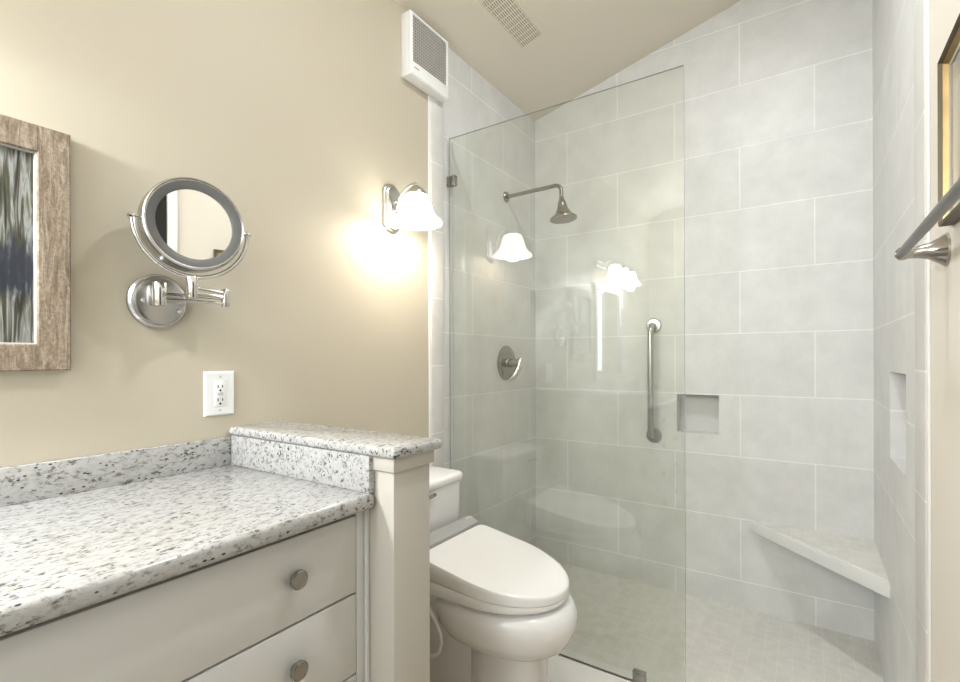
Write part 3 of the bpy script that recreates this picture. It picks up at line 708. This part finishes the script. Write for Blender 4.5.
obj('print', box(B(), XR - 0.0037, XR - 0.003, py0 + 0.075, py1 - 0.075, pz0 + 0.075, pz1 - 0.075), M['print'], t)
obj('glazing', box(B(), XR - 0.0055, XR - 0.0043, py0 + 0.018, py1 - 0.018, pz0 + 0.018, pz1 - 0.018), M['picture_glass'], t, smooth=0)

# ------------------------------------------------------------------ toilet
ty = -1.268
t = thing('toilet', 'white toilet with a closed bidet seat between partition and shower glass', 'toilet', (0.40, ty, 0.0))
bm = B()
rings = [egg(0.545, ty, 0.130, 0.150, 0.110, 0.0, 3, 2.6), egg(0.545, ty, 0.124, 0.143, 0.104, 0.03, 3, 2.6), egg(0.545, ty, 0.120, 0.138, 0.100, 0.15, 3, 2.6), egg(0.545, ty, 0.120, 0.138, 0.100, 0.262, 3, 2.6),
         egg(0.540, ty, 0.126, 0.150, 0.106, 0.271, 2.8, 2.4), egg(0.525, ty, 0.160, 0.204, 0.134, 0.281, 2.5, 2.1), egg(0.515, ty, 0.195, 0.240, 0.160, 0.301, 2.4, 2.1), egg(0.51, ty, 0.215, 0.266, 0.180, 0.335, 2.4, 2.1), egg(0.51, ty, 0.225, 0.279, 0.190, 0.372, 2.4, 2.1), egg(0.51, ty, 0.228, 0.276, 0.190, 0.402, 2.6, 2.1),
         egg(0.51, ty, 0.225, 0.266, 0.184, 0.425, 2.6, 2.1), egg(0.51, ty, 0.22, 0.250, 0.172, 0.433, 2.6, 2.1)]
loft(bm, rings)
loft(bm, [sring(0.33, ty, 0.0, 0.17, 0.085, 3), sring(0.33, ty, 0.10, 0.16, 0.07, 3), sring(0.31, ty, 0.22, 0.18, 0.085, 3), sring(0.26, ty, 0.32, 0.20, 0.12, 4), sring(0.23, ty, 0.40, 0.20, 0.165, 5), sring(0.23, ty, 0.43, 0.20, 0.165, 5)])
obj('bowl', bm, M['porcelain'], t, smooth=60)
bm = B()
loft(bm, [sring(0.122, ty, 0.425, 0.080, 0.190, 6), sring(0.120, ty, 0.46, 0.087, 0.198, 6), sring(0.118, ty, 0.60, 0.092, 0.206, 7), sring(0.116, ty, 0.728, 0.096, 0.212, 7)])
tk = obj('tank', bm, M['porcelain'], t, smooth=60)
bm = B()
tube(bm, [(0.206, ty - 0.15, 0.50)] + [(0.209, ty + 0.15 * math.sin(a), 0.50 + 0.035 * math.cos(a)) for a in [-1.4 + 2.8 * i / 16 for i in range(17)]] + [(0.206, ty + 0.15, 0.50)], 0.005, 8)
obj('tank_crease', bm, M['porcelain'], tk)
bm = B()
loft(bm, [sring(0.114, ty, 0.728, 0.100, 0.215, 7), sring(0.114, ty, 0.733, 0.106, 0.222, 7), sring(0.114, ty, 0.752, 0.106, 0.222, 7), sring(0.114, ty, 0.760, 0.101, 0.217, 7), sring(0.114, ty, 0.763, 0.090, 0.206, 7)])
obj('tank_lid', bm, M['porcelain'], t, smooth=60)
bm = B(); lathe(bm, [(0.012, 0), (0.012, 0.008), (0.009, 0.012)], (0.207, ty - 0.105, 0.700), (1, 0, 0), 18); tube(bm, [(0.221, ty - 0.105, 0.700), (0.228, ty - 0.06, 0.706), (0.226, ty + 0.002, 0.714)], [0.006, 0.006, 0.007], 10)
obj('flush_lever', bm, M['nickel_dark'], t)

# bidet seat: wedge body, lid, rear control unit
ZB = 0.447
def ztop(x): return 0.570 - (max(x, 0.28) - 0.28) * (0.080 / 0.48)
def lidring(s, dz, frac, xm=0.50):
    """outline scaled by s; frac 0 = bottom plane, 1 = sloping top plane"""
    out = []
    for x, y, _ in egg(xm, ty, 0.195 * s if s < 1 else 0.195, 0.258 * s, 0.196 * s, 0, 16, 2.05):
        out.append((x, y, ZB + (ztop(x) - ZB) * frac + dz))
    return out
bm = B(); loft(bm, [lidring(0.975, 0, 0.0), lidring(0.995, 0.004, 0.0), lidring(1.0, 0.0, 0.26), lidring(0.997, 0, 0.40), lidring(0.98, 0, 0.43)])
st = obj('bidet_seat', bm, M['seat'], t, smooth=50)
bm = B(); loft(bm, [lidring(0.985, 0, 0.455), lidring(1.002, 0.0, 0.48), lidring(1.004, 0, 0.80), lidring(1.001, -0.003, 1.0), lidring(0.992, 0.0, 1.0), lidring(0.95, 0.001, 1.0), lidring(0.6, 0.002, 1.0), lidring(0.25, 0.002, 1.0)])
obj('lid', bm, M['seat'], st, smooth=50)
bm = B()
sec = [(0.212, 0.447), (0.212, 0.53), (0.222, 0.572), (0.245, 0.590), (0.270, 0.588), (0.297, 0.573), (0.300, 0.55), (0.300, 0.447)]
rings = []
for yy, s in ((-0.192, 0.96), (-0.188, 1.0), (0.188, 1.0), (0.192, 0.96)):
    rings.append([(0.256 + (x - 0.256) * s, ty + yy, ZB + (z - ZB) * s) for x, z in sec])
loft(bm, rings); obj('control_unit', bm, M['unit_grey'], st, smooth=50, label='grey rear unit of the bidet seat')
bm = B(); 
for k in range(3): box(bm, 0.262, 0.272, ty + 0.145 + k * 0.014, ty + 0.153 + k * 0.014, 0.5885, 0.5900)
obj('indicator', bm, M['white'], st)
bm = B(); box(bm, 0.40, 0.455, ty - 0.180, ty - 0.16, 0.436, 0.450, 0.003); obj('bumper', bm, M['seat'], st)
bm = B(); box(bm, 0.64, 0.66, ty - 0.13, ty - 0.115, 0.438, 0.449, 0.003); obj('bumper', bm, M['seat'], st)
bm = B()
pts = [(0.30, -1.452, 0.45), (0.345, -1.456, 0.405), (0.385, -1.460, 0.362), (0.405, -1.462, 0.330), (0.410, -1.463, 0.305), (0.402, -1.463, 0.275), (0.385, -1.463, 0.255), (0.35, -1.463, 0.240), (0.28, -1.463, 0.236), (0.15, -1.465, 0.24), (0.0, -1.47, 0.24)]
tube(bm, pts, 0.006, 10); obj('hose', bm, M['hose'], t)
